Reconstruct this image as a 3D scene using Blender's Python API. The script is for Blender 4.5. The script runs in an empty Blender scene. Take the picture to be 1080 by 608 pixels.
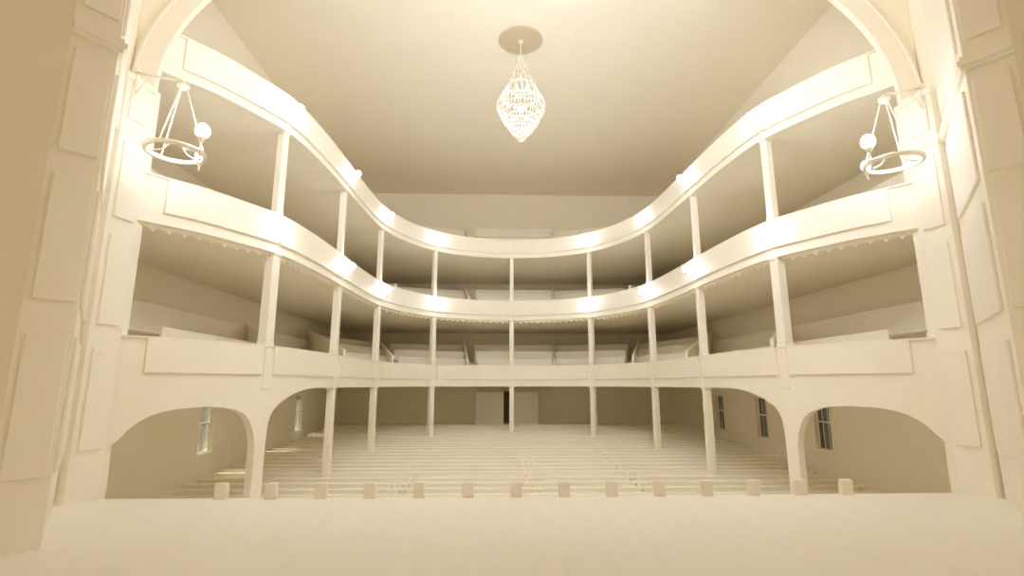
import bpy, bmesh, math, random
from math import sin, cos, pi, radians, sqrt, atan2
from mathutils import Vector
random.seed(4)
scn = bpy.context.scene
COL = scn.collection
ZO = 1.9            # the eye stands 1.9 m over the stage boards; heights below are measured from the eye

# ------------------------------------------------------------------ materials
def mat(name, col, rough=0.55, var=0.03, scale=3.0, bump=0.0, stretch=(1, 1, 1), spec=0.35, emit=None, estr=0.0, trans=0.0, metal=0.0, alpha=1.0):
    m = bpy.data.materials.new(name); m.use_nodes = True
    nt = m.node_tree; b = nt.nodes['Principled BSDF']
    tc = nt.nodes.new('ShaderNodeTexCoord'); mp = nt.nodes.new('ShaderNodeMapping')
    mp.inputs['Scale'].default_value = stretch
    nt.links.new(tc.outputs['Object'], mp.inputs['Vector'])
    n = nt.nodes.new('ShaderNodeTexNoise'); n.inputs['Scale'].default_value = scale; n.inputs['Detail'].default_value = 4
    nt.links.new(mp.outputs['Vector'], n.inputs['Vector'])
    r = nt.nodes.new('ShaderNodeValToRGB')
    lo = [c * (1 - var) for c in col]; hi = [min(1, c * (1 + var)) for c in col]
    r.color_ramp.elements[0].position = 0.3; r.color_ramp.elements[1].position = 0.7
    r.color_ramp.elements[0].color = (*lo, 1); r.color_ramp.elements[1].color = (*hi, 1)
    nt.links.new(n.outputs['Fac'], r.inputs['Fac']); nt.links.new(r.outputs['Color'], b.inputs['Base Color'])
    b.inputs['Roughness'].default_value = rough
    b.inputs['Specular IOR Level'].default_value = spec
    b.inputs['Metallic'].default_value = metal
    b.inputs['Transmission Weight'].default_value = trans
    b.inputs['Alpha'].default_value = alpha
    if bump:
        bp = nt.nodes.new('ShaderNodeBump'); bp.inputs['Strength'].default_value = bump; bp.inputs['Distance'].default_value = 0.01
        nt.links.new(n.outputs['Fac'], bp.inputs['Height']); nt.links.new(bp.outputs['Normal'], b.inputs['Normal'])
    if emit:
        b.inputs['Emission Color'].default_value = (*emit, 1); b.inputs['Emission Strength'].default_value = estr
    return m

CREAM = (0.915, 0.874, 0.778)
LAMP = (0.90, 0.96, 1.05)
M = {
    'plaster': mat('cream_plaster', CREAM, 0.75, 0.012, 1.2, 0.05, spec=0.2),
    'ceiling': mat('ceiling_plaster', CREAM, 0.85, 0.01, 0.8, 0.03, spec=0.1),
    'paint': mat('cream_painted_wood', CREAM, 0.5, 0.012, 2.0, 0.04, (1, 1, .3), spec=0.3),
    'bench': mat('bench_wood', (0.90, 0.865, 0.77), 0.5, 0.03, 3.0, 0.05, (.4, 4, 4), spec=0.3),
    'boards': mat('stage_boards', (0.87, 0.845, 0.785), 0.5, 0.012, 1.5, 0.03, (4, .3, 1), spec=0.3),
    'housefloor': mat('house_floor', (0.88, 0.845, 0.75), 0.7, 0.03, 2.0),
    'metal': mat('cream_metal', (0.86, 0.80, 0.68), 0.4, 0.01, 5.0, spec=0.5),
    'door': mat('pale_door_board', (0.95, 0.94, 0.90), 0.5, 0.01, 2.0),
    'rose': mat('ceiling_rose_shaded', (0.62, 0.54, 0.40), 0.7, 0.03, 3.0),  # unlit disc above the chandelier: its shade is put into the tan colour
    'ground': mat('pale_yard_ground', (0.03, 0.026, 0.018), 0.9, 0.15, 0.6),
    'bulb': mat('lamp_glass_lit', (1, .97, .85), 0.4, 0.0, 3.0, emit=LAMP, estr=34.0),
    'bulb2': mat('ring_lamp_glass_lit', (1, .97, .85), 0.4, 0.0, 3.0, emit=LAMP, estr=44.0),
    'candle': mat('chandelier_bulb_lit', (1, .97, .85), 0.4, 0.0, 3.0, emit=(.95, .98, 1.0), estr=7.0),
}
def crystal():
    m = bpy.data.materials.new('crystal_bead'); m.use_nodes = True
    nt = m.node_tree; b = nt.nodes['Principled BSDF']; out = nt.nodes['Material Output']
    b.inputs['Base Color'].default_value = (.95, .93, .88, 1); b.inputs['Roughness'].default_value = .25
    b.inputs['Specular IOR Level'].default_value = .8
    n = nt.nodes.new('ShaderNodeTexNoise'); n.inputs['Scale'].default_value = 9
    tr = nt.nodes.new('ShaderNodeBsdfTranslucent'); tr.inputs['Color'].default_value = (.97, .95, .9, 1)
    mx = nt.nodes.new('ShaderNodeMixShader'); mr = nt.nodes.new('ShaderNodeMapRange')
    mr.inputs['To Min'].default_value = .35; mr.inputs['To Max'].default_value = .65
    nt.links.new(n.outputs['Fac'], mr.inputs['Value']); nt.links.new(mr.outputs['Result'], mx.inputs['Fac'])
    nt.links.new(b.outputs['BSDF'], mx.inputs[1]); nt.links.new(tr.outputs['BSDF'], mx.inputs[2])
    t2 = nt.nodes.new('ShaderNodeBsdfTransparent'); m2 = nt.nodes.new('ShaderNodeMixShader'); m2.inputs['Fac'].default_value = .6
    nt.links.new(mx.outputs['Shader'], m2.inputs[1]); nt.links.new(t2.outputs['BSDF'], m2.inputs[2])
    nt.links.new(m2.outputs['Shader'], out.inputs['Surface'])
    return m
M['crystal'] = crystal()
def glass():
    m = bpy.data.materials.new('window_glass'); m.use_nodes = True
    nt = m.node_tree; out = nt.nodes['Material Output']
    for n in list(nt.nodes):
        if n.type == 'BSDF_PRINCIPLED': nt.nodes.remove(n)
    t = nt.nodes.new('ShaderNodeBsdfTransparent'); t.inputs['Color'].default_value = (.70, .68, .62, 1)
    g = nt.nodes.new('ShaderNodeBsdfGlossy'); g.inputs['Roughness'].default_value = .08
    no = nt.nodes.new('ShaderNodeTexNoise'); no.inputs['Scale'].default_value = 4
    mr = nt.nodes.new('ShaderNodeMapRange'); mr.inputs['To Min'].default_value = .04; mr.inputs['To Max'].default_value = .07
    mx = nt.nodes.new('ShaderNodeMixShader')
    nt.links.new(no.outputs['Fac'], mr.inputs['Value']); nt.links.new(mr.outputs['Result'], mx.inputs['Fac'])
    nt.links.new(t.outputs['BSDF'], mx.inputs[1]); nt.links.new(g.outputs['BSDF'], mx.inputs[2])
    tl = nt.nodes.new('ShaderNodeBsdfTranslucent'); tl.inputs['Color'].default_value = (.80, .76, .60, 1)
    m2 = nt.nodes.new('ShaderNodeMixShader'); m2.inputs['Fac'].default_value = .1
    nt.links.new(mx.outputs['Shader'], m2.inputs[1]); nt.links.new(tl.outputs['BSDF'], m2.inputs[2])
    nt.links.new(m2.outputs['Shader'], out.inputs['Surface'])
    return m
M['glass'] = glass()

# ------------------------------------------------------------------ mesh builder (coordinates relative to the eye height)
class MB:
    def __init__(s): s.v = []; s.f = []
    def add(s, vs, fs):
        k = len(s.v); s.v += [tuple(v) for v in vs]; s.f += [tuple(i + k for i in f) for f in fs]; return s
    def box(s, x0, x1, y0, y1, z0, z1):
        return s.prism([(x0, y0), (x1, y0), (x1, y1), (x0, y1)], z0, z1)
    def prism(s, poly, z0, z1):
        n = len(poly)
        a = sum(poly[i][0] * poly[(i + 1) % n][1] - poly[(i + 1) % n][0] * poly[i][1] for i in range(n))
        if a < 0: poly = poly[::-1]
        g = (lambda z, i: z[i] if isinstance(z, (list, tuple)) else z)
        vs = [(p[0], p[1], g(z0, i)) for i, p in enumerate(poly)] + [(p[0], p[1], g(z1, i)) for i, p in enumerate(poly)]
        fs = [tuple(range(n))[::-1], tuple(range(n, 2 * n))] + [(i, (i + 1) % n, n + (i + 1) % n, n + i) for i in range(n)]
        return s.add(vs, fs)
    def obox(s, c, u, w, hu, hw, z0, z1):
        # box around plan point c with unit plan axes u, w
        P = [(c[0] + a * hu * u[0] + b * hw * w[0], c[1] + a * hu * u[1] + b * hw * w[1]) for a, b in ((-1, -1), (1, -1), (1, 1), (-1, 1))]
        return s.prism(P, z0, z1)
    def tube(s, pts, r, n=8, cap=True):
        pts = [Vector(p) for p in pts]; rr = r if isinstance(r, (list, tuple)) else [r] * len(pts)
        rings = []; prev = None
        for i, p in enumerate(pts):
            d = (pts[min(i + 1, len(pts) - 1)] - pts[max(i - 1, 0)]).normalized()
            if prev is None: a = d.cross(Vector((0, 0, 1)) if abs(d.z) < .9 else Vector((1, 0, 0))).normalized()
            else: a = (prev - d * prev.dot(d)).normalized()
            prev = a; b = d.cross(a)
            rings.append([p + (a * cos(2 * pi * k / n) + b * sin(2 * pi * k / n)) * rr[i] for k in range(n)])
        vs = [q for R in rings for q in R]; fs = []
        for i in range(len(pts) - 1):
            for k in range(n): fs.append((i * n + k, i * n + (k + 1) % n, (i + 1) * n + (k + 1) % n, (i + 1) * n + k))
        if cap: fs.append(tuple(range(n))[::-1]); fs.append(tuple(range((len(pts) - 1) * n, len(pts) * n)))
        return s.add(vs, fs)
    def lathe(s, prof, c, n=16):
        # prof: list of (radius, z)
        vs = []; fs = []
        for r, z in prof:
            for k in range(n): vs.append((c[0] + r * cos(2 * pi * k / n), c[1] + r * sin(2 * pi * k / n), c[2] + z))
        m = len(prof)
        for i in range(m - 1):
            for k in range(n): fs.append((i * n + k, i * n + (k + 1) % n, (i + 1) * n + (k + 1) % n, (i + 1) * n + k))
        fs.append(tuple(range(n))[::-1]); fs.append(tuple(range((m - 1) * n, m * n)))
        return s.add(vs, fs)
    def ball(s, c, r, n=12, m=8, sz=1.0):
        return s.lathe([(max(r * sin(pi * i / m), r * .02), -r * sz * cos(pi * i / m)) for i in range(m + 1)], c, n)
    def ring(s, c, R, prof, n=48):
        # prof: closed list of (dr, dz)
        m = len(prof); vs = []; fs = []
        for k in range(n):
            a = 2 * pi * k / n
            for dr, dz in prof: vs.append((c[0] + (R + dr) * cos(a), c[1] + (R + dr) * sin(a), c[2] + dz))
        for k in range(n):
            for j in range(m):
                fs.append((k * m + j, ((k + 1) % n) * m + j, ((k + 1) % n) * m + (j + 1) % m, k * m + (j + 1) % m))
        return s.add(vs, fs)
    def strip(s, secs):
        # secs: list of closed sections (same vertex count), swept in order and capped
        m = len(secs[0]); vs = [q for S in secs for q in S]; fs = []
        for i in range(len(secs) - 1):
            for j in range(m): fs.append((i * m + j, (i + 1) * m + j, (i + 1) * m + (j + 1) % m, i * m + (j + 1) % m))
        fs.append(tuple(range(m))[::-1]); fs.append(tuple(range((len(secs) - 1) * m, len(secs) * m)))
        return s.add(vs, fs)
    def build(s, name, material, parent=None, origin=None, bevel=0.0, smooth=False):
        o_ = Vector(parent['_o']) if parent is not None else Vector(origin or (0, 0, 0))
        me = bpy.data.meshes.new(name)
        if parent is None: base = o_; shift = o_
        else: base = o_; shift = o_
        me.from_pydata([(v[0] - shift[0], v[1] - shift[1], v[2] - shift[2]) for v in s.v], [], s.f)
        bm = bmesh.new(); bm.from_mesh(me); bmesh.ops.recalc_face_normals(bm, faces=bm.faces[:]); bm.to_mesh(me); bm.free()
        me.materials.append(material)
        if smooth:
            for p in me.polygons: p.use_smooth = True
        o = bpy.data.objects.new(name, me); COL.objects.link(o)
        if parent is not None: o.parent = parent
        else: o.location = (o_[0], o_[1], o_[2] + ZO)
        o['_o'] = tuple(o_)
        if bevel:
            b = o.modifiers.new('bevel', 'BEVEL'); b.width = bevel; b.segments = 2; b.limit_method = 'ANGLE'
        return o
def tag(o, label, cat, group=None):
    o['label'] = label; o['category'] = cat
    if group: o['group'] = group
    return o
def structure(o): o['kind'] = 'structure'; return o
def empty(name, loc, label=None, cat=None, group=None):
    o = bpy.data.objects.new(name, None); COL.objects.link(o); o.location = (loc[0], loc[1], loc[2] + ZO); o['_o'] = tuple(loc)
    if label: tag(o, label, cat, group)
    return o
def copy_tree(o, parent=None):
    c = o.copy(); COL.objects.link(c)
    if parent is not None: c.parent = parent
    for ch in list(o.children): copy_tree(ch, c)
    return c
ORD = ['first', 'second', 'third', 'fourth', 'fifth', 'sixth', 'seventh', 'eighth', 'ninth', 'tenth', 'eleventh', 'twelfth', 'thirteenth',
       'fourteenth', 'fifteenth', 'sixteenth', 'seventeenth', 'eighteenth', 'nineteenth', 'twentieth', 'twenty-first', 'twenty-second',
       'twenty-third', 'twenty-fourth', 'twenty-fifth', 'twenty-sixth', 'twenty-seventh']

# ------------------------------------------------------------------ rim curve of the horseshoe galleries
COLS = [(-6.0, 11.975), (-5.631, 15.908), (-5.33, 20.09), (-3.571, 23.41), (0, 24.7)]
half = [(-7.56, 9.45), (-7.2, 9.87), (-6.87, 10.28), (-6.43, 11.05), COLS[0], (-5.76, 13.6), COLS[1], (-5.53, 18.2), COLS[2], (-4.66, 21.95), COLS[3], (-1.95, 24.35), COLS[4]]
ctrl = half + [(-x, y) for x, y in half[-2::-1]]
def catmull(P, sub=24):
    out = []
    P = [(2 * P[0][0] - P[1][0], 2 * P[0][1] - P[1][1])] + P + [(2 * P[-1][0] - P[-2][0], 2 * P[-1][1] - P[-2][1])]
    for i in range(1, len(P) - 2):
        p0, p1, p2, p3 = [Vector(q) for q in P[i - 1:i + 3]]
        t0 = 0; t1 = t0 + (p1 - p0).length ** .5; t2 = t1 + (p2 - p1).length ** .5; t3 = t2 + (p3 - p2).length ** .5
        for k in range(sub):
            t = t1 + (t2 - t1) * k / sub
            A1 = p0 * ((t1 - t) / (t1 - t0)) + p1 * ((t - t0) / (t1 - t0)); A2 = p1 * ((t2 - t) / (t2 - t1)) + p2 * ((t - t1) / (t2 - t1)); A3 = p2 * ((t3 - t) / (t3 - t2)) + p3 * ((t - t2) / (t3 - t2))
            B1 = A1 * ((t2 - t) / (t2 - t0)) + A2 * ((t - t0) / (t2 - t0)); B2 = A2 * ((t3 - t) / (t3 - t1)) + A3 * ((t - t1) / (t3 - t1))
            out.append(B1 * ((t2 - t) / (t2 - t1)) + B2 * ((t - t1) / (t2 - t1)))
    out.append(Vector(P[-2])); return out
dense = catmull(ctrl)
cum = [0.0]
for i in range(1, len(dense)): cum.append(cum[-1] + (dense[i] - dense[i - 1]).length)
SL = cum[-1]
def rim(s):
    s = max(0, min(SL, s)); lo = 0; hi = len(cum) - 1
    while hi - lo > 1:
        m = (lo + hi) // 2
        if cum[m] <= s: lo = m
        else: hi = m
    t = (s - cum[lo]) / max(1e-9, cum[hi] - cum[lo])
    return dense[lo].lerp(dense[hi], t)
def nrm(s):          # unit plan normal pointing into the hall
    d = (rim(s + .06) - rim(s - .06)).normalized()
    return Vector((d.y, -d.x))
def s_of(p):
    return min(range(len(dense)), key=lambda i: (dense[i] - Vector(p)).length)
ALLC = COLS + [(-x, y) for x, y in COLS[-2::-1]]
SC = [cum[s_of(p)] for p in ALLC]
def srange(a, b, step=.25):
    n = max(1, int(math.ceil((b - a) / step))); return [a + (b - a) * i / n for i in range(n + 1)]
def off(s, d):
    p = rim(s) + nrm(s) * d; return (p.x, p.y)
def band(mb, a, b, d0, d1, z0, z1, step=.25):
    # a band along the rim from s=a to s=b, between offsets d0..d1 (hall side positive)
    secs = []
    for s in srange(a, b, step):
        q0 = off(s, d0); q1 = off(s, d1)
        secs.append([(q0[0], q0[1], z0), (q1[0], q1[1], z0), (q1[0], q1[1], z1), (q0[0], q0[1], z1)])
    return mb.strip(secs)

# ------------------------------------------------------------------ the setting
WX = 9.5; YF = 9.5; YB = 30.0; ZC = 11.5
def fz(y): return -2.92 + .05 * (y - 14.7)
# house floor, raked
mb = MB(); mb.prism([(-WX - .2, YF - .2), (WX + .2, YF - .2), (WX + .2, YB + .2), (-WX - .2, YB + .2)], -4.2, [fz(YF), fz(YF), fz(YB), fz(YB)])
structure(mb.build('floor', M['housefloor']))
# stage
mb = MB(); mb.box(-12.2, 12.2, -8.2, 9.36, -2.1, -1.9); mb.box(-7.6, 7.6, 9.2, 9.34, -4.2, -2.1)
structure(mb.build('floor_stage', M['boards']))
mb = MB(); mb.box(-WX - .3, WX + .3, YF - .1, YB + .3, ZC, ZC + .2)
structure(mb.build('ceiling', M['ceiling']))
mb = MB(); mb.box(-WX - .25, WX + .25, YB, YB + .25, -4.2, ZC)
structure(mb.build('wall_back', M['plaster']))
# side walls with window openings
WINY = [16.25, 19.95, 23.65]; WW = .40; WZ0 = -2.03; WZ1 = -.5
for sd, nm in ((-1, 'wall_left'), (1, 'wall_right')):
    mb = MB(); xa, xb = sorted((sd * WX, sd * (WX + .25)))
    mb.box(xa, xb, YF, YB, -4.2, WZ0); mb.box(xa, xb, YF, YB, WZ1, ZC)
    ys = [YF] + [q for y in WINY for q in (y - WW, y + WW)] + [YB]
    for i in range(0, len(ys), 2): mb.box(xa, xb, ys[i], ys[i + 1], WZ0, WZ1)
    structure(mb.build(nm, M['plaster']))
n = 0
for sd in (-1, 1):
    for y in WINY:
        n += 1
        x = sd * WX; f = MB()
        xa, xb = sorted((x - sd * .03, x + sd * .12))
        for (a, b, c, d) in ((-WW - .05, -WW, WZ0 - .05, WZ1 + .05), (WW, WW + .05, WZ0 - .05, WZ1 + .05), (-WW, WW, WZ0 - .06, WZ0 + .02), (-WW, WW, WZ1 - .02, WZ1 + .05)):
            f.box(xa, xb if abs(a) < 0 else x + (sd * .12 if sd > 0 else 0) if sd > 0 else x + .03, y + a, y + b, c, d) if False else f.box(min(x - sd * .03, x), max(x - sd * .03, x), y + a, y + b, c, d)
        f.box(min(x - sd * .06, x), max(x - sd * .06, x), y - WW - .07, y + WW + .07, WZ0 - .06, WZ0)
        o = f.build('window_%d' % n, M['paint']); structure(o)
        g = MB(); xm = x + sd * .1
        for t in (-.3333, .3333): g.box(xm - .015, xm + .015, y + WW * t - .012, y + WW * t + .012, WZ0, WZ1)
        zm = -1.17
        g.box(xm - .02, xm + .02, y - WW, y + WW, zm - .022, zm + .022)
        for a, b in ((-WW, -WW + .035), (WW - .035, WW)): g.box(xm - .02, xm + .02, y + a, y + b, WZ0, WZ1)
        g.box(xm - .02, xm + .02, y - WW, y + WW, WZ0, WZ0 + .04); g.box(xm - .02, xm + .02, y - WW, y + WW, WZ1 - .04, WZ1)
        g.build('muntins', M['paint'], o)
        p = MB(); p.box(xm - .004, xm + .004, y - WW + .01, y + WW - .01, WZ0 + .01, WZ1 - .01); p.build('pane', M['glass'], o)
# front wall with the elliptical proscenium opening
AX, AZ, AC = 7.5, 4.5, 5.72
def ell(a, b, t): return (a * cos(t), AC + b * sin(t))
mb = MB()
for sd in (-1, 1): mb.box(*sorted((sd * 7.55, sd * (WX + .25))), YF - .05, YF + .12, -4.2, AC)
N = 48
for i in range(N):
    p = [ell(AX + .17, AZ + .17, pi * (i + k) / N) for k in (0, 1)]
    mb.strip([[(q[0], YF - .05, q[1]), (q[0], YF + .12, q[1]), (q[0], YF + .12, ZC), (q[0], YF - .05, ZC)] for q in p])
for sd in (-1, 1): mb.box(*sorted((sd * (AX + .17), sd * (WX + .25))), YF - .05, YF + .12, AC, ZC)
structure(mb.build('wall_front', M['plaster']))
# stage house around the camera
mb = MB(); mb.box(-12.2, -12, -8.2, 6.5, -2.1, ZC); structure(mb.build('wall_stage_left', M['plaster']))
mb = MB(); mb.box(12, 12.2, -8.2, 6.5, -2.1, ZC); structure(mb.build('wall_stage_right', M['plaster']))
mb = MB(); mb.box(-12.2, 12.2, -8.2, -8, -2.1, ZC); structure(mb.build('wall_stage_back', M['plaster']))
mb = MB(); mb.box(-12.2, 12.2, -8.2, YF - .1, ZC, ZC + .2); structure(mb.build('ceiling_stage', M['ceiling']))
mb = MB(); mb.box(-600, 600, -600, 600, -4.4, -4.25); structure(mb.build('floor_yard', M['ground']))

# ------------------------------------------------------------------ proscenium piers
LZ = 4.56          # underside of the ledge
def plan_panel(mb, A, B, u0, u1, z0, z1, out, th=.045):
    A = Vector(A); B = Vector(B); d = (B - A); L = d.length; d /= L
    n = Vector((d.y, -d.x))
    if n.dot(Vector(out) - A) < 0: n = -n
    a = A + d * u0 * L; b = A + d * u1 * L
    return mb.prism([tuple(a), tuple(b), tuple(b + n * th), tuple(a + n * th)], z0, z1)
def offpoly(pts, d, out):
    # offset an open polyline towards the point OUT
    res = []
    ns = []
    for i in range(len(pts) - 1):
        e = (Vector(pts[i + 1]) - Vector(pts[i])).normalized(); n_ = Vector((e.y, -e.x))
        if n_.dot(Vector(out) - Vector(pts[i])) < 0: n_ = -n_
        ns.append(n_)
    for i, p in enumerate(pts):
        a = ns[max(0, i - 1)]; b = ns[min(i, len(ns) - 1)]
        m = (a + b).normalized(); res.append(Vector(p) + m * (d / max(.4, m.dot(a))))
    return res
def ledge(mb, pts, out, z0, prof=((.0, .0), (.05, .0), (.05, .05), (.09, .07), (.09, .15), (.05, .17), (.05, .22), (0, .22))):
    secs = []
    offs = {d: offpoly(pts, d, out) for d in set(p[0] for p in prof)}
    for i in range(len(pts)):
        secs.append([(offs[d][i].x, offs[d][i].y, z0 + z) for d, z in prof])
    return mb.strip(secs)
ZP = [(-1.08, .6), (1.02, 2.62), (2.95, 4.38)]
side_word = {-1: 'left', 1: 'right'}
for sd in (-1, 1):
    E3, E2, E1 = (sd * 6.43, 6.2), (sd * 6.12, 6.63), (sd * 7.78, 8.83)
    r = empty('proscenium_pier', (sd * 7, 7, -1.9), 'broad cream panelled pier at the ' + side_word[sd] + ' edge of the photo, standing on the stage boards', 'pier', 'proscenium piers')
    b = MB(); b.prism([E3, E2, E1, (sd * 9.6, 8.83), (sd * 11.99, 6.4), (sd * 11.99, 6.2)], -1.9, ZC - .002); b.build('shaft', M['plaster'], r)
    ctr = (0, 5)
    ins = (0, 6.6)
    for z0, z1 in ZP:
        q = MB(); plan_panel(q, E2, E3, .1, .88, z0, z1, (0, 0)); q.build('raised_panel', M['paint'], r, bevel=.012)
        q = MB(); plan_panel(q, E2, E1, .1, .90, z0, z1, (0, 8.5)); q.build('raised_panel', M['paint'], r, bevel=.012)
    for z0, z1 in ((5.02, 7.2), (7.5, 9.6)):
        q = MB(); plan_panel(q, E2, E3, .1, .88, z0, z1, (0, 0)); q.build('raised_panel', M['paint'], r, bevel=.012)
        q = MB(); plan_panel(q, E2, E1, .1, .90, z0, z1, (0, 8.5)); q.build('raised_panel', M['paint'], r, bevel=.012)
    q = MB(); ledge(q, [E3, E2, E1], (0, 6.2), LZ); q.build('ledge', M['paint'], r)
    # inner pilaster beside the gallery ends
    B1, B2, B3 = (sd * 7.53, 9.43), (sd * 7.66, 8.86), (sd * 8.4, 8.86)
    r = empty('proscenium_pilaster', (sd * 7.8, 9.2, -1.9), 'slim cream panelled pilaster joining the ' + side_word[sd] + ' ends of the three galleries', 'pilaster', 'inner pilasters of the stage opening')
    b = MB(); b.prism([B1, B2, B3, (sd * 8.4, 9.43)], -1.9, AC - .12); b.build('shaft', M['plaster'], r)
    for z0, z1 in ZP + [(4.86, 5.48)]:
        q = MB(); plan_panel(q, B1, B2, .16, .84, z0, z1, (0, 8)); q.build('raised_panel', M['paint'], r, bevel=.01)
    q = MB(); ledge(q, [B1, B2, B3], (0, 8), LZ + .0, ((.0, .0), (.03, .0), (.03, .05), (.055, .07), (.055, .13), (.03, .15), (0, .15))); q.build('ledge', M['paint'], r)
    q = MB(); ledge(q, [B1, B2, B3], (0, 8), AC - .12, ((.0, .0), (.03, .0), (.05, .05), (.05, .12), (0, .12)));
    q.prism([B1, B2, B3, (sd * 8.4, 9.43)], AC - .12, AC); q.build('capital', M['paint'], r)
    # upper wall of the pilaster set back behind the arch
    q = MB(); q.prism([(sd * 8.06, 9.44), (sd * 7.86, 8.86), (sd * 8.4, 8.86), (sd * 8.4, 9.44)], AC, ZC - .002); q.build('upper_shaft', M['plaster'], r)
# arch band
r = empty('proscenium_arch', (0, 9.4, AC), 'wide cream elliptical arch band springing over the stage opening', 'arch')
secs = []
for i in range(97):
    t = pi * i / 96; a = ell(AX, AZ, t); b = ell(7.93, 5.05, t)
    secs.append([(a[0], 9.34, a[1]), (b[0], 9.34, b[1]), (b[0], YF - .052, b[1]), (a[0], YF - .052, a[1])])
b = MB(); b.strip(secs); b.build('arch_band', M['plaster'], r)
secs = []
for i in range(97):
    t = pi * i / 96; a = ell(7.93, 5.05, t); b_ = ell(7.98, 5.10, t)
    secs.append([(a[0], 9.32, a[1]), (b_[0], 9.32, b_[1]), (b_[0], YF - .052, b_[1]), (a[0], YF - .052, a[1])])
b = MB(); b.strip(secs); b.build('outer_moulding', M['paint'], r)

# ------------------------------------------------------------------ galleries
LV = [0.0, 3.12, 6.23]      # deck levels
LABEL = ['lowest gallery', 'middle gallery', 'top gallery']
LO = [-.1, 3.04, 6.15]; HI = [.877, 4.0, 7.1]
C0 = Vector((0, 9.6))
def wallpt(p, wx=WX, yb=YB):
    d = Vector(p) - C0
    t = 1e9
    if abs(d.x) > 1e-6: t = min(t, wx / abs(d.x))
    if d.y > 1e-6: t = min(t, (yb - C0.y) / d.y)
    return C0 + d * t
# spandrel profile of the lowest gallery front: height of its underside over s
def spandrel(s):
    s0, s1, s2 = 0.0, SC[0], SC[1]
    hw = .16
    if s < s1 - hw:
        L = s1 - hw; u = s / L
        key = [(0, -1.09), (.03, -1.045), (.055, -.99), (.08, -.91), (.105, -.81), (.135, -.73), (.165, -.665), (.22, -.575), (.29, -.505), (.39, -.46), (.55, -.445), (.69, -.465), (.795, -.52), (.87, -.61), (.926, -.755), (.96, -.94), (.985, -1.12), (1.0, -1.35)]
    elif s <= s1 + hw: return fz(12.0) - .05
    elif s < s2:
        u = (s - s1 - hw) / (s2 - s1 - hw)
        key = [(0, -1.25), (.012, -.83), (.035, -.65), (.074, -.51), (.132, -.405), (.208, -.303), (.303, -.21), (.437, -.135), (.56, -.1), (1, -.1)]
    else: return -.1
    for (a, za), (b, zb) in zip(key, key[1:]):
        if u <= b: return za + (zb - za) * (u - a) / (b - a)
    return key[-1][1]
def sp(s): return spandrel(s if s < SL / 2 else SL - s)
PW = .36
DIV = [((-7.75, 9.85), (-9.35, 9.85)), ((-6.65, 13.6), (-9.35, 17.75)), ((-6.15, 18.5), (-9.3, 23.4)), ((-5.15, 22.1), (-7.3, 28.6)), ((-2.12, 25.4), (-2.6, 29.6))]
DIV = DIV + [((-a[0], a[1]), (-b[0], b[1])) for a, b in DIV[::-1]]
ROWT = [.15, .42, .69]; ROWZ = [1.28, 1.72, 2.14]
def lerp2(a, b, t): return Vector(a).lerp(Vector(b), t)
benchP = {}
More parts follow.
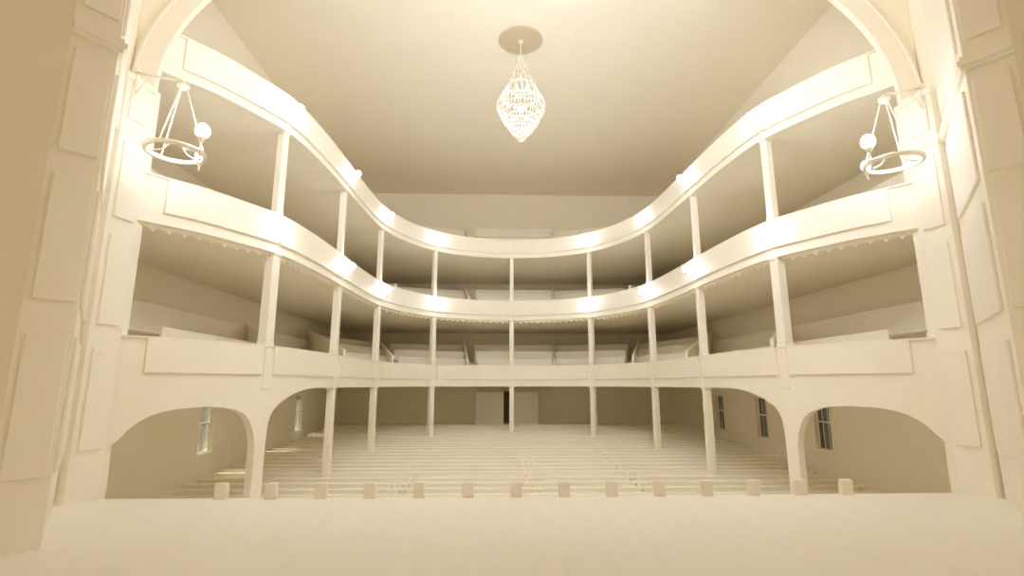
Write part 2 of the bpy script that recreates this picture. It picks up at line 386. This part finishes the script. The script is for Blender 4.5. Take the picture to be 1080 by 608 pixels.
for g in range(3):
    z0, zl, zh = LV[g], LO[g], HI[g]
    ROWZ = [1.28, 1.8, 2.62] if g == 2 else [1.28, 1.72, 2.14]; TZ = [.35, .83, 1.64] if g == 2 else [.35, .75, 1.16]
    r = empty('gallery', (0, 24.7, z0), ['lowest horseshoe gallery with arched spandrels and one long cream panelled front',
              'middle horseshoe gallery with scalloped valance hanging under its cream front',
              'top horseshoe gallery with plain cream front, nearest the ceiling'][g], 'gallery', 'horseshoe galleries')
    # deck and underside
    secs = []
    ss = srange(0, SL, .35)
    b = MB(); top = []; bot = []
    pts = []
    for s in ss: pts.append((rim(s), wallpt(rim(s))))
    # insert exact back corners
    out = []
    for i, (p, w) in enumerate(pts):
        out.append((p, w))
        if i + 1 < len(pts):
            w2 = pts[i + 1][1]
            if (abs(w.y - YB) < 1e-4) != (abs(w2.y - YB) < 1e-4):
                cx = WX if w.x > 0 else -WX; out.append(((p + pts[i + 1][0]) / 2, Vector((cx, YB))))
    zw = [.0, 2.92, 5.87][g]
    for p, w in out:
        w = Vector((w.x * .999, w.y if w.y < YB - .01 else YB - .01))
        secs.append([(p.x, p.y, zl + .02), (w.x, w.y, zw - (.1 if g == 0 else 0)), (w.x, w.y, z0), (p.x, p.y, z0)])
    b.strip(secs); b.build('deck', M['plaster'], r)
    # parapet wall
    b = MB(); secs = []
    allS = sorted(set(srange(0, SL, .2) + ([SC[k] + d for k in (0, 8) for d in (-.162, -.16, .16, .162)] if g == 0 else []) + (srange(0, SC[1], .04) + [SL - q for q in srange(0, SC[1], .04)] if g == 0 else [])))
    TH = .2
    for s in allS:
        q0 = off(s, -TH); q1 = off(s, 0); zb = sp(s) if g == 0 else zl
        secs.append([(q0[0], q0[1], zb), (q1[0], q1[1], zb), (q1[0], q1[1], zh - .03), (q0[0], q0[1], zh - .03)])
    b.strip(secs); b.build('parapet', M['plaster'], r)
    b = MB(); band(b, 0, SL, -TH - .03, .05, zh - .03, zh, .2); b.build('handrail', M['paint'], r)
    # raised panels, one per bay
    edges = [0.0] + SC + [SL]
    for k in range(10):
        if g == 0 and k in (4, 5):
            if k == 5: continue
            a, c = SC[3] + PW / 2, SC[5] - PW / 2
        else:
            gap = PW / 2 if g == 0 else .06
            a = edges[k] + (.42 if k == 0 else gap); c = edges[k + 1] - (.42 if k == 9 else gap)
        q = MB(); band(q, a, c, 0, .06, zh - .72 if g else zh - .66, zh - .035, .2); q.build('raised_panel', M['paint'], r, bevel=.008)
    if g == 0:
        for i in range(9):
            if i == 4: continue
            q = MB(); band(q, SC[i] - .11, SC[i] + .11, 0, .028, -.1, zh - .035, .1); q.build('pilaster_strip', M['paint'], r, bevel=.006)
    if g:
        q = MB(); band(q, 0, SL, 0, .035, zl - .0, zl + .03, .2); q.build('lower_moulding', M['paint'], r)
    if g == 1:
        # scalloped valance, one strip per bay
        for k in range(10):
            a = edges[k] + (.02 if k == 0 else .16); c = edges[k + 1] - (.02 if k == 9 else .16)
            nsc = max(3, round((c - a) / .27)); q = MB(); secs = []
            for i in range(nsc * 10 + 1):
                u = i / 10; ph = u - math.floor(u); s = a + (c - a) * i / (nsc * 10)
                zb = zl - .15 + .085 * (1 - (2 * ph - 1) ** 2) ** .6 if 0 < ph < 1 else zl - .15
                p0 = off(s, -.12); p1 = off(s, -.095)
                secs.append([(p0[0], p0[1], zb), (p1[0], p1[1], zb), (p1[0], p1[1], zl + .01), (p0[0], p0[1], zl + .01)])
            q.strip(secs); q.build('scalloped_valance', M['paint'], r)
    # stepped tiers
    b = MB()
    for k in range(9):
        for j in range(3):
            if j == 2 and k in (0, 1, 7, 8): continue
            t0 = ROWT[j] - .02; t1 = .995
            P = [lerp2(*DIV[k], t0), lerp2(*DIV[k + 1], t0), lerp2(*DIV[k + 1], t1), lerp2(*DIV[k], t1)]
            if k in (0, 8):
                xr = [7.45, 8.55][j]; sx = -1 if k == 0 else 1
                ya = 10.65 if j == 0 else 9.95; t = (xr - 6.65) / (9.35 - 6.65); yb_ = 13.6 + t * (17.75 - 13.6)
                P = [(sx * xr, ya), (sx * 9.4, ya), (sx * 9.4, 17.7), (sx * xr, yb_)]
            if k in (1, 7):
                xr = [7.45, 8.55][j]; sx = -1 if k == 1 else 1
                t = (xr - 6.65) / 2.7; t2 = (xr - 6.15) / 3.15
                P = [(sx * xr, 13.6 + t * 4.15), (sx * 9.4, 17.75), (sx * 9.4, 23.4), (sx * xr, 18.5 + t2 * 4.9)]
            b.prism([tuple(p) for p in P], z0 + .0, z0 + TZ[j] + .001 * k)
    b.build('tier_steps', M['housefloor'], r)
    for k, (F, Bk) in enumerate(DIV):
        d = (Vector(Bk) - Vector(F)).normalized(); w = Vector((d.y, -d.x)) * .045
        F_ = Vector(F); B_ = Vector(Bk)
        hb = (2.95 if g == 2 else 2.5) if k in (2, 3, 4, 5, 6, 7) else 2.05
        hf = 1.2 if k not in (0, 9) else 1.0
        q = MB(); q.strip([[(*(F_ - w), z0), (*(F_ + w), z0), (*(F_ + w), z0 + hf), (*(F_ - w), z0 + hf)],
                           [(*(B_ - w), z0), (*(B_ + w), z0), (*(B_ + w), z0 + hb), (*(B_ - w), z0 + hb)]])
        q.build('partition', M['paint'], r, bevel=.01)
    # benches in the bays
    BAYN = ['bay beside the left pilaster', 'second bay from the left', 'third bay from the left', 'fourth bay from the left', 'centre bay', 'fourth bay from the right',
            'third bay from the right', 'second bay from the right', 'bay beside the right pilaster']
    ROWN = ['front', 'second', 'rear']
    for k in range(9):
        side = k in (0, 1, 7, 8)
        if g == 2 and side: continue
        for j in range(2 if side else 3):
            if side:
                sx = -1 if k < 3 else 1; x = [7.7, 8.95][j]; zt = [1.17, 1.87][j]
                if k in (0, 8): A = (sx * x, 10.75 if j == 0 else 10.0); t = (x - 6.65) / 2.7; Bp = (sx * x, 13.6 + t * 4.15 - .12)
                else: t = (x - 6.65) / 2.7; t2 = (x - 6.15) / 3.15; A = (sx * x, 13.6 + t * 4.15 + .2); Bp = (sx * x, 18.5 + t2 * 4.9 - .15)
                A, Bp = Vector(A), Vector(Bp)
                if sx > 0: A, Bp = Bp, A
            else:
                t = [.30, .57, .84][j] if k != 4 else [.24, .50, .76][j]
                A = lerp2(*DIV[k], t); Bp = lerp2(*DIV[k + 1], t); zt = ROWZ[j]
                L = (Bp - A).length; d = (Bp - A) / L
                al = .55 if k in (3, 4) else .1; ar = .55 if k == 5 else .1
                A = A + d * al; Bp = Bp - d * ar
            L = (Bp - A).length; d = (Bp - A) / L
            w = Vector((d.y, -d.x))          # towards the hall when A is on the left
            if w.dot(Vector((0, 15)) - A) < 0: w = -w
            zf = z0 + zt - .85 + (.0)
            base = z0 + TZ[j] + .01
            zt_ = z0 + zt
            r2 = empty('gallery_bench', (*((A + Bp) / 2), base), ROWN[j] + ' row cream bench in the ' + BAYN[k] + ' of the ' + LABEL[g], 'bench', 'benches on the ' + LABEL[g])
            q = MB(); q.prism([tuple(A), tuple(Bp), tuple(Bp + w * .05), tuple(A + w * .05)], base + .002, zt_); q.build('backrest', M['bench'], r2, bevel=.01)
            q = MB(); q.prism([tuple(A + w * .05), tuple(Bp + w * .05), tuple(Bp + w * .42), tuple(A + w * .42)], base + .38, base + .43); q.build('seat', M['bench'], r2, bevel=.008)
            for P in (A, Bp - d * .04):
                q = MB(); q.prism([tuple(P), tuple(P + d * .04), tuple(P + d * .04 + w * .42), tuple(P + w * .42)], base + .001, base + .38); q.build('end_panel', M['bench'], r2)

# ------------------------------------------------------------------ columns between the storeys
POSN = ['first from the left', 'second from the left', 'third from the left', 'fourth from the left', 'on the centre line', 'fourth from the right', 'third from the right', 'second from the right', 'first from the right']
def column(i, za, zb, w, label, group, off_=-.1):
    c = Vector(off(SC[i], off_)); n_ = nrm(SC[i]); u = Vector((-n_.y, n_.x))
    r = empty('gallery_column', (c.x, c.y, za), label, 'column', group)
    q = MB(); q.obox(c, u, n_, w / 2 + .006, w / 2 + .006, za, za + .1); q.build('base', M['paint'], r, bevel=.008)
    q = MB()
    P = lambda h: [(c.x + a * h * u.x + b * h * n_.x, c.y + a * h * u.y + b * h * n_.y) for a, b in ((-1, -1), (1, -1), (1, 1), (-1, 1))]
    q.strip([[(*p, z) for p in P(h)] for z, h in ((za + .1, w / 2), (zb - .08, w / 2 * .97))]); q.build('shaft', M['paint'], r, bevel=.02)
    q = MB(); q.strip([[(*p, z) for p in P(h)] for z, h in ((zb - .08, w / 2 * .97), (zb - .03, w / 2 + .012), (zb, w / 2 + .012))]); q.build('capital', M['paint'], r)
for i in range(9):
    y = ALLC[i][1]
    if i not in (0, 8):
        column(i, fz(y), -.1, .215, 'slender square cream column rising from ground floor to the lowest gallery, ' + POSN[i], 'columns under the lowest gallery')
    column(i, HI[0], LO[1] + .02, .25 if i in (0, 8) else .215, 'slender square cream column between the lowest and middle galleries, ' + POSN[i], 'columns under the middle gallery')
    column(i, HI[1], LO[2] + .02, .20 if i in (0, 8) else .185, 'slender square cream column between the middle and top galleries, ' + POSN[i], 'columns under the top gallery')

# ------------------------------------------------------------------ bracket lamps on the two upper parapets
def make_lamp():
    r = empty('bracket_lamp', (0, 0, 0))
    q = MB(); q.box(-.045, .045, -.012, .03, -.36, -.2); q.build('wall_plate', M['metal'], r, bevel=.006)
    q = MB(); q.tube([(0, .0, -.28), (0, -.07, -.33), (0, -.2, -.32), (0, -.27, -.25), (0, -.28, -.14), (0, -.28, -.1)], [.018, .018, .018, .018, .02, .045], 8); q.build('arm', M['metal'], r, smooth=True)
    q = MB(); q.ball((0, -.28, 0), .095, 14, 10, 1.1); q.build('globe', M['bulb'], r, smooth=True)
    return r
lamp0 = make_lamp(); first = True
for g in (1, 2):
    for i in range(9):
        if i == 4: continue
        c = off(SC[i], .04); n_ = nrm(SC[i])
        o = lamp0 if first else copy_tree(lamp0); first = False
        o.location = (c[0], c[1], [0, 3.66, 6.76][g] + ZO)
        o.rotation_euler.z = atan2(n_.y, n_.x) + pi / 2
        tag(o, 'lit white globe lamp bracketed to the front of the ' + LABEL[g] + ', ' + POSN[i], 'lamp', 'bracket lamps on the ' + LABEL[g])

# ------------------------------------------------------------------ ring chandeliers on wall arms
for sd in (-1, 1):
    cx, cy, cz = sd * 6.33, 8.4, 3.92; R = .43
    r = empty('ring_chandelier', (cx, cy, cz), 'cream ring chandelier with two lit globes hanging by the ' + side_word[sd] + ' pilaster', 'chandelier', 'ring chandeliers beside the stage opening')
    ap = (cx, cy, 5.16); wall = (sd * 7.62, 9.0, 5.80)
    q = MB(); q.tube([wall, (sd * 7.1, 8.76, 5.58), (sd * 6.6, 8.52, 5.36), (sd * 6.42, 8.43, 5.32), (cx, cy, 5.26), (cx, cy, 5.18)], .022, 8)
    q.tube([(sd * 7.6, 9.0, 5.35), (sd * 7.38, 8.89, 5.5), (sd * 7.15, 8.78, 5.6)], .014, 6); q.build('wall_arm', M['metal'], r, smooth=True)
    q = MB(); q.lathe([(.06, -.02), (.08, 0), (.06, .02)], (wall[0], wall[1], wall[2]), 12); q.box(wall[0] - .04, wall[0] + .04, 8.96, 9.04, 5.28, 5.88); q.build('wall_plate', M['metal'], r)
    q = MB(); q.lathe([(.02, .1), (.05, .06), (.09, .03), (.10, -.01), (.07, -.04), (.03, -.07)], ap, 16); q.build('hub', M['metal'], r, smooth=True)
    angs = [radians(a) for a in ((-5, 65, 190) if sd < 0 else (185, 115, -10))]
    for a in [radians(x) for x in ((150, 270, 20) if sd < 0 else (30, 270, 160))]:
        q = MB(); q.tube([(cx + .06 * cos(a), cy + .06 * sin(a), 5.12), (cx + R * cos(a), cy + R * sin(a), cz + .03)], .013, 6); q.build('hanging_rod', M['metal'], r)
    q = MB(); q.ring((cx, cy, cz), R, [(-.02, -.035), (.025, -.035), (.04, 0), (.025, .035), (-.02, .035)], 56); q.build('ring', M['metal'], r)
    q = MB()
    for a in angs: q.tube([(cx + R * cos(a), cy + R * sin(a), cz), (cx + .2 * cos(a), cy + .2 * sin(a), cz + .04), (cx + .1 * cos(a), cy + .1 * sin(a), cz + .16), (cx, cy, cz + .2)], .014, 6)
    q.build('cross_arm', M['metal'], r, smooth=True)
    for j, a in enumerate(angs[:2]):
        x, y = cx + (R + .02) * cos(a), cy + (R + .02) * sin(a)
        q = MB(); q.lathe([(.012, -.17), (.03, -.14), (.012, -.11), (.02, -.08), (.05, -.02), (.05, .03), (.03, .06)], (x, y, cz), 12); q.build('lamp_cup', M['metal'], r, smooth=True)
        if j == 0:
            q = MB(); q.tube([(x, y, cz + .04), (x, y, cz + .24)], .018, 8); q.lathe([(.02, .17), (.06, .23), (.07, .27)], (x, y, cz), 12); q.build('lamp_stem', M['metal'], r)
        q = MB(); q.ball((x, y, cz + (.38 if j == 0 else .12)), .115 if j == 0 else .085, 14, 10, 1.15); q.build('globe', M['bulb2'], r, smooth=True)

# ------------------------------------------------------------------ crystal chandelier
CX, CY = 0.0, 15.5
r = empty('crystal_chandelier', (CX, CY, 9.3), 'teardrop crystal chandelier of beaded tiers hanging from the ceiling rose', 'chandelier')
q = MB(); q.lathe([(.72, -.05), (.745, -.03), (.72, 0)], (CX, CY, ZC - .002), 48); q.build('ceiling_rose', M['rose'], r, smooth=False)
q = MB(); q.tube([(CX, CY, ZC - .05), (CX, CY, 10.75)], .015, 8); q.lathe([(.02, .05), (.09, .03), (.10, 0), (.03, -.03)], (CX, CY, ZC - .09), 16); q.build('stem', M['metal'], r)
q = MB(); q.lathe([(.05, .34), (.14, .30), (.17, .22), (.12, .1), (.16, .0), (.19, -.06), (.1, -.1)], (CX, CY, 10.5), 20); q.build('crown', M['crystal'], r, smooth=True)
TIERS = [(9.1, .80), (8.92, .73), (8.74, .65), (8.56, .56), (8.40, .46), (8.25, .36), (8.11, .26), (7.99, .17)]
def bead_string(q, A, B, n, rad, sag=0):
    for i in range(n):
        t = i / (n - 1) if n > 1 else 0
        z = A[2] + (B[2] - A[2]) * t - sag * 4 * t * (1 - t)
        q.ball((A[0] + (B[0] - A[0]) * t, A[1] + (B[1] - A[1]) * t, z), rad, 5, 4)
for k in range(20):
    a = 2 * pi * k / 20
    q = MB(); bead_string(q, (CX + .18 * cos(a), CY + .18 * sin(a), 10.42), (CX + .80 * cos(a), CY + .80 * sin(a), 9.13), 24, .024, .06)
    q.build('upper_strand', M['crystal'], r, smooth=True)
q = MB(); q.ring((CX, CY, 9.72), .46, [(-.015, -.02), (.015, -.02), (.015, .02), (-.015, .02)], 40); q.ring((CX, CY, 9.12), .80, [(-.015, -.025), (.015, -.025), (.015, .025), (-.015, .025)], 56); q.build('hoop', M['metal'], r)
for ti, (z, rad) in enumerate(TIERS):
    q = MB(); nn = max(8, int(2 * pi * rad / .105))
    q.ring((CX, CY, z), rad, [(-.012, -.015), (.012, -.015), (.012, .015), (-.012, .015)], 40)
    zl_ = TIERS[ti + 1][0] if ti + 1 < len(TIERS) else z - .12
    for k in range(nn):
        a = 2 * pi * k / nn; x, y = CX + rad * cos(a), CY + rad * sin(a)
        q.lathe([(.006, 0), (.018, -.03), (.014, -(z - zl_) * .85), (.004, -(z - zl_) * 1.05)], (x, y, z - .01), 5)
        q.ball((x, y, z + .015), .026, 5, 4)
    q.build('crystal_tier', M['crystal'], r, smooth=False)
q = MB(); q.ball((CX, CY, 7.86), .11, 14, 10); q.build('bottom_ball', M['crystal'], r, smooth=True)
for k in range(12):
    a = 2 * pi * (k + .5) / 12
    q = MB(); q.lathe([(.004, .07), (.02, .04), (.028, 0), (.02, -.04), (.01, -.06)], (CX + .60 * cos(a), CY + .60 * sin(a), 9.36), 8); q.build('candle_bulb', M['candle'], r, smooth=True)
q = MB(); q.ball((CX, CY, 8.95), .10, 12, 8); q.build('inner_globe', M['candle'], r, smooth=True)

# ------------------------------------------------------------------ footlights along the stage edge
def footlight():
    r = empty('footlight', (0, 0, 0))
    q = MB(); q.box(-.095, .095, -.04, .09, 0, .025); q.build('base_plate', M['metal'], r)
    q = MB(); q.strip([[(-.095, -.04, .025), (.095, -.04, .025), (.095, .09, .025), (-.095, .09, .025)], [(-.098, -.045, .2), (.098, -.045, .2), (.095, .085, .2), (-.095, .085, .2)], [(-.095, -.045, .255), (.095, -.045, .255), (.09, .06, .26), (-.09, .06, .26)]]); q.build('hood', M['metal'], r, bevel=.01)
    return r
f0 = footlight()
for k in range(14):
    x = -5.40 + 10.75 * k / 13
    o = f0 if k == 0 else copy_tree(f0)
    o.location = (x, 9.25, -1.9 + ZO)
    o.rotation_euler.z = 0
    tag(o, 'small cream footlight hood on the stage edge, ' + ORD[k] + ' from the left of the row', 'footlight', 'footlights along the stage edge')

# ------------------------------------------------------------------ ground floor benches
def bench(L, open_l, open_r):
    r = empty('low_bench', (0, 0, 0))
    D = .10
    q = MB(); q.box(-L / 2, L / 2, -D, D, .205, .25); q.build('seat', M['bench'], r, bevel=.006)
    xa = -L / 2 + .04; xb = L / 2 - .04; cuts = []
    if open_l: cuts += [(-L / 2 + c, -L / 2 + c + .07) for c in ((.12, .28, .44) if open_l == 1 else (.12,))]
    if open_r: cuts += [(L / 2 - c - .07, L / 2 - c) for c in ((.44, .28, .12) if open_r == 1 else (.12,))]
    q = MB(); x = xa
    for c0, c1 in cuts: q.box(x, c0, -D + .015, -D + .04, .06, .205); x = c1
    q.box(x, xb, -D + .015, -D + .04, .06, .205); q.build('apron', M['bench'], r)
    for x in (-L / 2 + .05, L / 2 - .05):
        q = MB(); q.box(x - .03, x + .03, -D + .045, D - .01, 0.0, .205); q.build('leg', M['bench'], r)
    return r
SECT = [(-9.15, -3.12, 2, 1), (-3.11, -.005, 0, 0), (.005, 3.11, 1, 0), (3.12, 9.15, 1, 2)]
SN = ['along the left wall', 'left of the centre line', 'right of the centre line', 'along the right wall']
rows = []
for k in range(24):
    y = 13.02 + .615 * k
    if y > 28: break
    for cy_ in (11.975, 15.98, 20.13, 23.5, 24.8):
        if abs(y - cy_) < .24: y = cy_ + (.24 if y >= cy_ else -.24)
    rows.append(y)
protos = [bench(b - a, l, r_) for a, b, l, r_ in SECT]
for ri, y in enumerate(rows):
    for si, (a, b, l, r_) in enumerate(SECT):
        o = protos[si] if ri == 0 else copy_tree(protos[si])
        o.location = ((a + b) / 2, y, fz(y) + ZO + .006); 
        tag(o, 'low cream bench, ' + ORD[ri] + ' row from the stage, ' + SN[si], 'bench', 'ground floor benches')

# ------------------------------------------------------------------ doors at the back
# doorway between the two leaves: a slab on the back wall, its shade painted dark
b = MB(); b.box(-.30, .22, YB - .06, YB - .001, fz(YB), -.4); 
o = b.build('door_3', mat('doorway_shade', (.16, .11, .06), .6, .1, 3)); structure(o)
for i, (xa, xb) in enumerate(((-1.84, -.3), (.14, 1.60))):
    yd = 28.95; zf = fz(yd)
    r = MB(); r.box(xa, xb, yd, yd + .09, zf + .005, -.42); o = r.build('door_%d' % (i + 1), M['door'], bevel=.01); structure(o)
    q = MB(); q.box(xa + .12, xb - .12, yd - .012, yd, zf + .25, -.62); q.build('door_panel', M['door'], o, bevel=.006)
    hx = xb - .12 if i == 0 else xa + .12
    q = MB(); q.ball((hx, yd - .04, -1.4), .03, 8, 6); q.build('door_handle', M['metal'], o)

# ------------------------------------------------------------------ light
def area(name, loc, size, power, col, rot=(0, 0, 0)):
    l = bpy.data.lights.new(name, 'AREA'); l.shape = 'RECTANGLE'; l.size, l.size_y = size; l.energy = power; l.color = col
    o = bpy.data.objects.new(name, l); COL.objects.link(o); o.location = (loc[0], loc[1], loc[2] + ZO); o.rotation_euler = rot; return o
area('added_house_fill', (0, 6.9, 8.3), (6, .5), 470, (.96, .97, 1.0), (radians(84), 0, 0))  # added unseen fill that evens out the ceiling and gallery fronts
area('added_stage_fill', (0, -4.5, 10.8), (16, 2.0), 92, (1, .96, .92), (0, 0, 0))  # added unseen fill for the stage boards and near piers
pl = bpy.data.lights.new('chandelier_light', 'POINT'); pl.energy = 20; pl.color = (.90, .96, 1.05); pl.shadow_soft_size = .12
po = bpy.data.objects.new('chandelier_light', pl); COL.objects.link(po); po.location = (CX, CY, 8.6 + ZO)
sun = bpy.data.lights.new('sun', 'SUN'); sun.energy = 8; sun.angle = radians(.6); sun.color = (1, .98, .92)
so = bpy.data.objects.new('sun', sun); COL.objects.link(so)
so.rotation_euler = Vector((1.0, .02, -1.3)).to_track_quat('-Z', 'Y').to_euler()
w = bpy.data.worlds.new('world'); scn.world = w; w.use_nodes = True
w.node_tree.nodes['Background'].inputs['Color'].default_value = (.60, .52, .38, 1); w.node_tree.nodes['Background'].inputs['Strength'].default_value = .12

# ------------------------------------------------------------------ camera
cd = bpy.data.cameras.new('camera'); cam = bpy.data.objects.new('camera', cd); COL.objects.link(cam)
cd.sensor_fit = 'HORIZONTAL'; cd.sensor_width = 36; cd.lens = 18.0; cd.clip_start = .05; cd.clip_end = 300
cam.location = (-.824, 0, ZO)
PSI, TH = .034, .186
fw = Vector((sin(PSI) * cos(TH), cos(PSI) * cos(TH), sin(TH)))
cam.rotation_euler = fw.to_track_quat('-Z', 'Y').to_euler()
scn.camera = cam
scn.view_settings.view_transform = 'Standard'; scn.view_settings.look = 'None'; scn.view_settings.gamma = 1; scn.view_settings.use_curve_mapping = False
scn.view_settings.exposure = 0.53
cy = scn.cycles
cy.max_bounces = 20; cy.diffuse_bounces = 18; cy.sample_clamp_indirect = 0.0; cy.use_denoising = True
try: cy.denoiser = 'OPENIMAGEDENOISE'
except Exception: pass
for o in bpy.data.objects:
    if '_o' in o: del o['_o']
